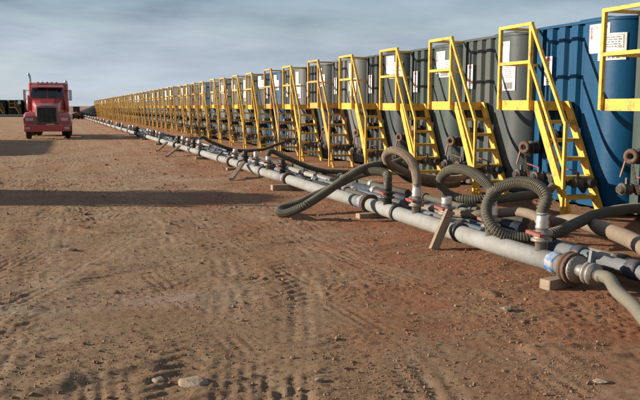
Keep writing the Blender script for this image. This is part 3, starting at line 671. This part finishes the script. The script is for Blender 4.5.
for (x0, y0, x1, y1) in ((3.60, 16.2, 4.22, 17.6), (3.35, 24.6, 3.98, 26.0), (3.45, 27.9, 3.95, 28.9)):
    beam('timber_plank', (x0, y0, gz(x0, y0)+.03), (x1, y1, pz(y1)+PR+.02), .09, .06, 'long plank propped on the main pipe %s' % {16.2: 'just beyond the blue banded joint', 24.6: 'further off, longer of the next two', 27.9: 'further off, shorter of the next two'}[y0])

# ------------------------------------------------------------------ trucks
TRED = mat('truck_red_paint', (.42, .036, .036), .36, 0, .15, 3, 0, 40, (.30, .15, .10), .5, 2.6, .45, .75, coat=.8)
CHROME = mat('chrome', (.42, .42, .42), .25, .9, .1, 5, 0, 40, DUST, .35, 4)
GLASS = mat('dark_windscreen', (.012, .02, .022), .06, 0, .1, 3, spec=.9)
TYRE = mat('tyre_rubber', (.02, .019, .018), .9, 0, .3, 9, .002, 60, DUST, .7, 3)
LAMP = mat('headlight_glass', (.45, .43, .40), .15, .2, .1, 5)
AMBER = mat('amber_marker', (.6, .25, .03), .3)
BLACK = mat('black_frame', (.018, .018, .018), .7, 0, .3, 6, 0, 40, DUST, .5, 3)
def make_truck(label, loc, rz, group=None):
    t = thing('semi_truck', label, 'truck', loc, rz, group)
    B = lambda: MB()
    # front is towards -y; y=0 at the bumper
    B().bbox(-1.22, 1.22, 0, .22, .40, .76, .04).build('bumper', TRED, t)
    # hood: lofted rings front to back
    def ring(y, wb, wt, z0, z1, c=.14): return [(-wb, y, z0), (wb, y, z0), (wb, y, z1-c*1.4), (wt, y, z1-c*.35), (wt*.55, y, z1), (-wt*.55, y, z1), (-wt, y, z1-c*.35), (-wb, y, z1-c*1.4)]
    h = B().loft([ring(.16, .60, .50, .78, 1.72), ring(.45, .66, .58, .78, 1.84), ring(1.1, .78, .70, .8, 2.0), ring(1.75, .86, .78, .8, 2.12)]).build('hood', TRED, t)
    for s in (-1, 1):
        # fender arches
        F = [[(s*.58, y, z0), (s*1.2, y, z0), (s*1.22, y, z1-.1), (s*1.12, y, z1), (s*.58, y, z1+.06)] if s > 0 else [(s*.58, y, z1+.06), (s*1.12, y, z1), (s*1.22, y, z1-.1), (s*1.2, y, z0), (s*.58, y, z0)] for y, z0, z1 in ((.14, .77, 1.16), (.35, .80, 1.32), (.62, 1.04, 1.38), (1.05, 1.10, 1.38), (1.45, .92, 1.30), (1.62, .75, 1.12))]
        f = B().loft(F).build('fender', TRED, t)
        hl = B().bbox(s*.90-.2, s*.90+.2, .09, .16, .93, 1.09, .015).build('headlight', CHROME, t)
        for q in (-1, 1): B().bbox(s*.90+q*.095-.08, s*.90+q*.095+.08, .08, .10, .95, 1.07, .004).build('lens', LAMP, hl)
        B().bbox(s*1.02-.13, s*1.02+.13, -.012, .01, .52, .63, .004).build('fog_light', LAMP, t)
        # air cleaner, mirror, steps, tank
        B().lathe((s*1.0, 1.62, 1.45), (0, 0, 1), [(0, .09), (.04, .12), (.55, .12), (.60, .08), (.80, .06)], 16).build('air_cleaner', TRED if s < 0 else TRED, t)
        mr = B().bbox(s*1.24-.08, s*1.24+.08, 2.02, 2.07, 1.98, 2.55, .02).build('mirror', CHROME, t); B().bar((s*.9, 2.05, 2.5), (s*1.22, 2.05, 2.5), .03).bar((s*.9, 2.05, 2.05), (s*1.22, 2.05, 2.05), .03).build('mirror_arm', BLACK, mr)
        B().lathe((s*.98, 2.3, .78), (0, 1, 0), [(0, .26), (.02, .30), (1.5, .30), (1.52, .26)], 18).build('fuel_tank', CHROME, t)
        # wheels
        def wheel(x, y, w):
            q = B().lathe((x-w/2, y, .50), (1, 0, 0), [(0, .32), (0, .44), (.03, .49), (w*.3, .50), (w*.7, .50), (w-.03, .49), (w, .44), (w, .32)], 26).build('tyre', TYRE, t)
            B().lathe((x-w/2-.002, y, .50), (1, 0, 0), [(.03, .1), (.05, .30), (0, .33), (w+.004, .33), (w-.05, .30), (w-.03, .1)], 20).build('rim', CHROME, q)
        wheel(s*1.03, 1.0, .28)
        for yy in (5.3, 6.65): wheel(s*1.06, yy, .26); wheel(s*.74, yy, .26)
        # stack
        B().tube(spline([(s*1.02, 3.95, 1.2), (s*1.02, 3.95, 2.4), (s*1.02, 3.95, 3.15 if s < 0 else 2.95), (s*1.02-.02, 3.95, 3.32 if s < 0 else 3.02), (s*1.02-.10, 3.98, 3.48 if s < 0 else 3.06)], .06), .065, 12).build('exhaust_stack', CHROME, t)
        B().bar((s*.42, .2, .72), (s*.42, 7.3, .72), .09, .25).build('frame_rail', BLACK, t)
        B().bbox(s*.98-.22, s*.98+.22, 5.9, 6.05, .35, 1.0, .01).build('mud_flap', BLACK, t)
    g = B().bbox(-.56, .56, .085, .17, .80, 1.66, .03).build('grille', STEEL, t)
    B().box(-.50, .50, .055, .10, .86, 1.62).build('mesh_screen', BLACK, g)
    for i in range(9): B().box(-.48+i*.12-.008, -.48+i*.12+.008, .04, .057, .87, 1.61).build('bar', DARKM if i % 2 else STEELD, g)
    B().bbox(-.13, .13, .10, .16, 1.70, 1.76, .01).build('hood_emblem', CHROME, t)
    # cab
    def cring(z, x, y0, y1): return [(-x, y0+.12, z), (-x*.6, y0, z), (x*.6, y0, z), (x, y0+.12, z), (x, y1, z), (-x, y1, z)]
    c = B().loft([cring(.85, .95, 1.72, 3.2), cring(2.12, .95, 1.72, 3.2), cring(2.68, .88, 1.98, 3.2), cring(2.86, .84, 2.08, 3.2), cring(2.93, .7, 2.25, 3.15)]).build('cab', TRED, t)
    for s in (-1, 1):
        q = lambda x, z: (x, 1.715+.26*(z-2.12)/.56-.012, z)
        V = [q(s*.03, 2.14), q(s*.55, 2.14), q(s*.51, 2.63), q(s*.03, 2.63)]; V2 = [(s*.57, 1.715-.006, 2.14), (s*.89, 1.815, 2.15), (s*.82, 2.06, 2.63), (s*.53, 1.955, 2.63)]
        for W in (V, V2):
            W = W if s > 0 else W[::-1]; b = B(); b.hexa([(x, y-.012, z) for x, y, z in W]+[(x, y+.01, z) for x, y, z in W]); b.build('windscreen_pane', GLASS, c)
        B().box(s*.952-.006, s*.952+.006, 2.1, 2.9, 2.1, 2.6).build('side_window', GLASS, c)
        B().bbox(s*.9-.12, s*.9+.12, 2.0, 2.9, .55, .62, .01).build('step', CHROME, t)
    B().hexa([(-.86, 1.72, 2.66), (.86, 1.72, 2.66), (.88, 2.0, 2.70), (-.88, 2.0, 2.70), (-.86, 1.72, 2.69), (.86, 1.72, 2.69), (.86, 2.02, 2.80), (-.86, 2.02, 2.80)]).build('sun_visor', TRED, t)
    for i in range(5): B().bbox(-.5+i*.25-.05, -.5+i*.25+.05, 2.22, 2.30, 2.92, 2.97, .01).build('roof_light', AMBER, t)
    B().bbox(-1.10, 1.10, 3.2, 4.6, .9, 2.95, .08).build('sleeper', TRED, t)
    B().lathe((0, 5.9, 1.0), (0, 0, 1), [(0, .45), (.06, .45), (.10, .40)], 20).build('fifth_wheel', BLACK, t)
    B().bbox(-.5, .5, 4.7, 7.2, .86, .9, .005).build('deck', BLACK, t)
    B().bar((-.7, 5.3, .5), (.7, 5.3, .5), .16).build('axle', BLACK, t); B().bar((-.7, 6.65, .5), (.7, 6.65, .5), .16).build('axle', BLACK, t); B().bar((-.95, 1.0, .5), (.95, 1.0, .5), .14).build('axle', BLACK, t)
    return t
truck = make_truck('red conventional semi truck parked facing out on the open dirt', (-.45, 40.6, float(base_z(41.5))), math.radians(-1.8)); truck.scale = (.93, 1, 1)
d_rz = math.atan2(.92, .38)+math.pi*0   # unseen truck added off to the left, turned to cast the long shadow
t2 = copy_tree(truck); t2.location = (-4.0, 15.9, float(base_z(16))); t2.rotation_euler = (0, 0, math.radians(90-22.4)); t2['label'] = 'red semi truck added out of view to cast the long shadow'
make_tank(99, 'slate', YEL, 'dark slate tank added out of view, broadside, to cast a wide shadow', None, 2, (-11.4, 31.5, float(base_z(34))), math.radians(90))  # unseen tank, added for the wide shadow band it throws on the ground

# ------------------------------------------------------------------ background
for i in range(5):
    x = -4.1-2.7*i; y = 143.0+.6*i
    make_tank(100+i, 'dark_green', ORA, 'distant dark green tank with stair behind the parked red truck', 'distant dark green tanks behind the truck', 2, (x, y, float(base_z(y))), math.radians(90))
b = MB(); b.tube([(-22, 139.5, float(base_z(139))+.25), (-2.4, 139.0, float(base_z(139))+.25)], .2, 8)
tag(b.build('distant_pipe', PIPEM), 'pale pipe lying in front of the distant dark green tanks', 'pipe')
# spoil heap beyond the end of the row
HEAP = mat('dark_spoil', (.022, .022, .024), .95, 0, .4, 1.5, .05, 3)
vs_, fs_ = [], []; n1, n2 = 40, 24
for i in range(n1+1):
    for j in range(n2):
        r = i/n1; a = 2*math.pi*j/n2; x = 5.6*r*math.cos(a); y = 4*r*math.sin(a)
        hgt = 2.3*max(0, 1-r)**.9*(1+.25*float(perlin(np.array([x*.7]), np.array([y*.7]), 3)[0]))+.25*float(perlin(np.array([x*1.9]), np.array([y*1.9]), 8)[0])*(1-r)
        vs_.append((x, y, hgt-.12*r))
for i in range(n1):
    for j in range(n2):
        a = i*n2+j; e = i*n2+(j+1) % n2; fs_.append((a, a+n2, e+n2, e))
hp = MB().add(vs_, fs_, True).build('spoil_heap', HEAP); hp.location = (7.6, 152, float(base_z(152))); tag(hp, 'dark spoil heap beyond the far end of the tank row', 'heap')
# small loader parked far behind the truck
LRED = mat('loader_red', (.15, .06, .04), .6, 0, .3, 4, 0, 40, DUST, .6, 3)
ld = thing('wheel_loader', 'small rusty red loader parked far behind the semi truck', 'loader', (2.15, 112, float(base_z(112))), math.radians(200)); ld.scale = (.8, .8, .8)
MB().bbox(-.7, .7, .3, 2.6, .6, 1.15, .06).build('body', LRED, ld)
MB().bbox(-.6, .6, 1.0, 2.1, 1.25, 2.1, .05).build('cab', BLACK, ld); MB().bbox(-.66, .66, .95, 2.15, 2.1, 2.18, .02).build('cab_roof', LRED, ld)
MB().hexa([(-1, -1.0, .1), (1, -1.0, .1), (1, -.3, .1), (-1, -.3, .1), (-1, -.8, .75), (1, -.8, .75), (1, -.3, .85), (-1, -.3, .85)]).build('bucket', LRED, ld)
for s in (-1, 1):
    MB().bar((s*.55, -.4, .5), (s*.55, 1.2, 1.15), .12, .2).build('lift_arm', LRED, ld)
    for y in (.7, 2.3): MB().lathe((s*.85-.17, y, .5), (1, 0, 0), [(0, .3), (0, .45), (.05, .5), (.29, .5), (.34, .45), (.34, .3)], 18).build('tyre', TYRE, ld)
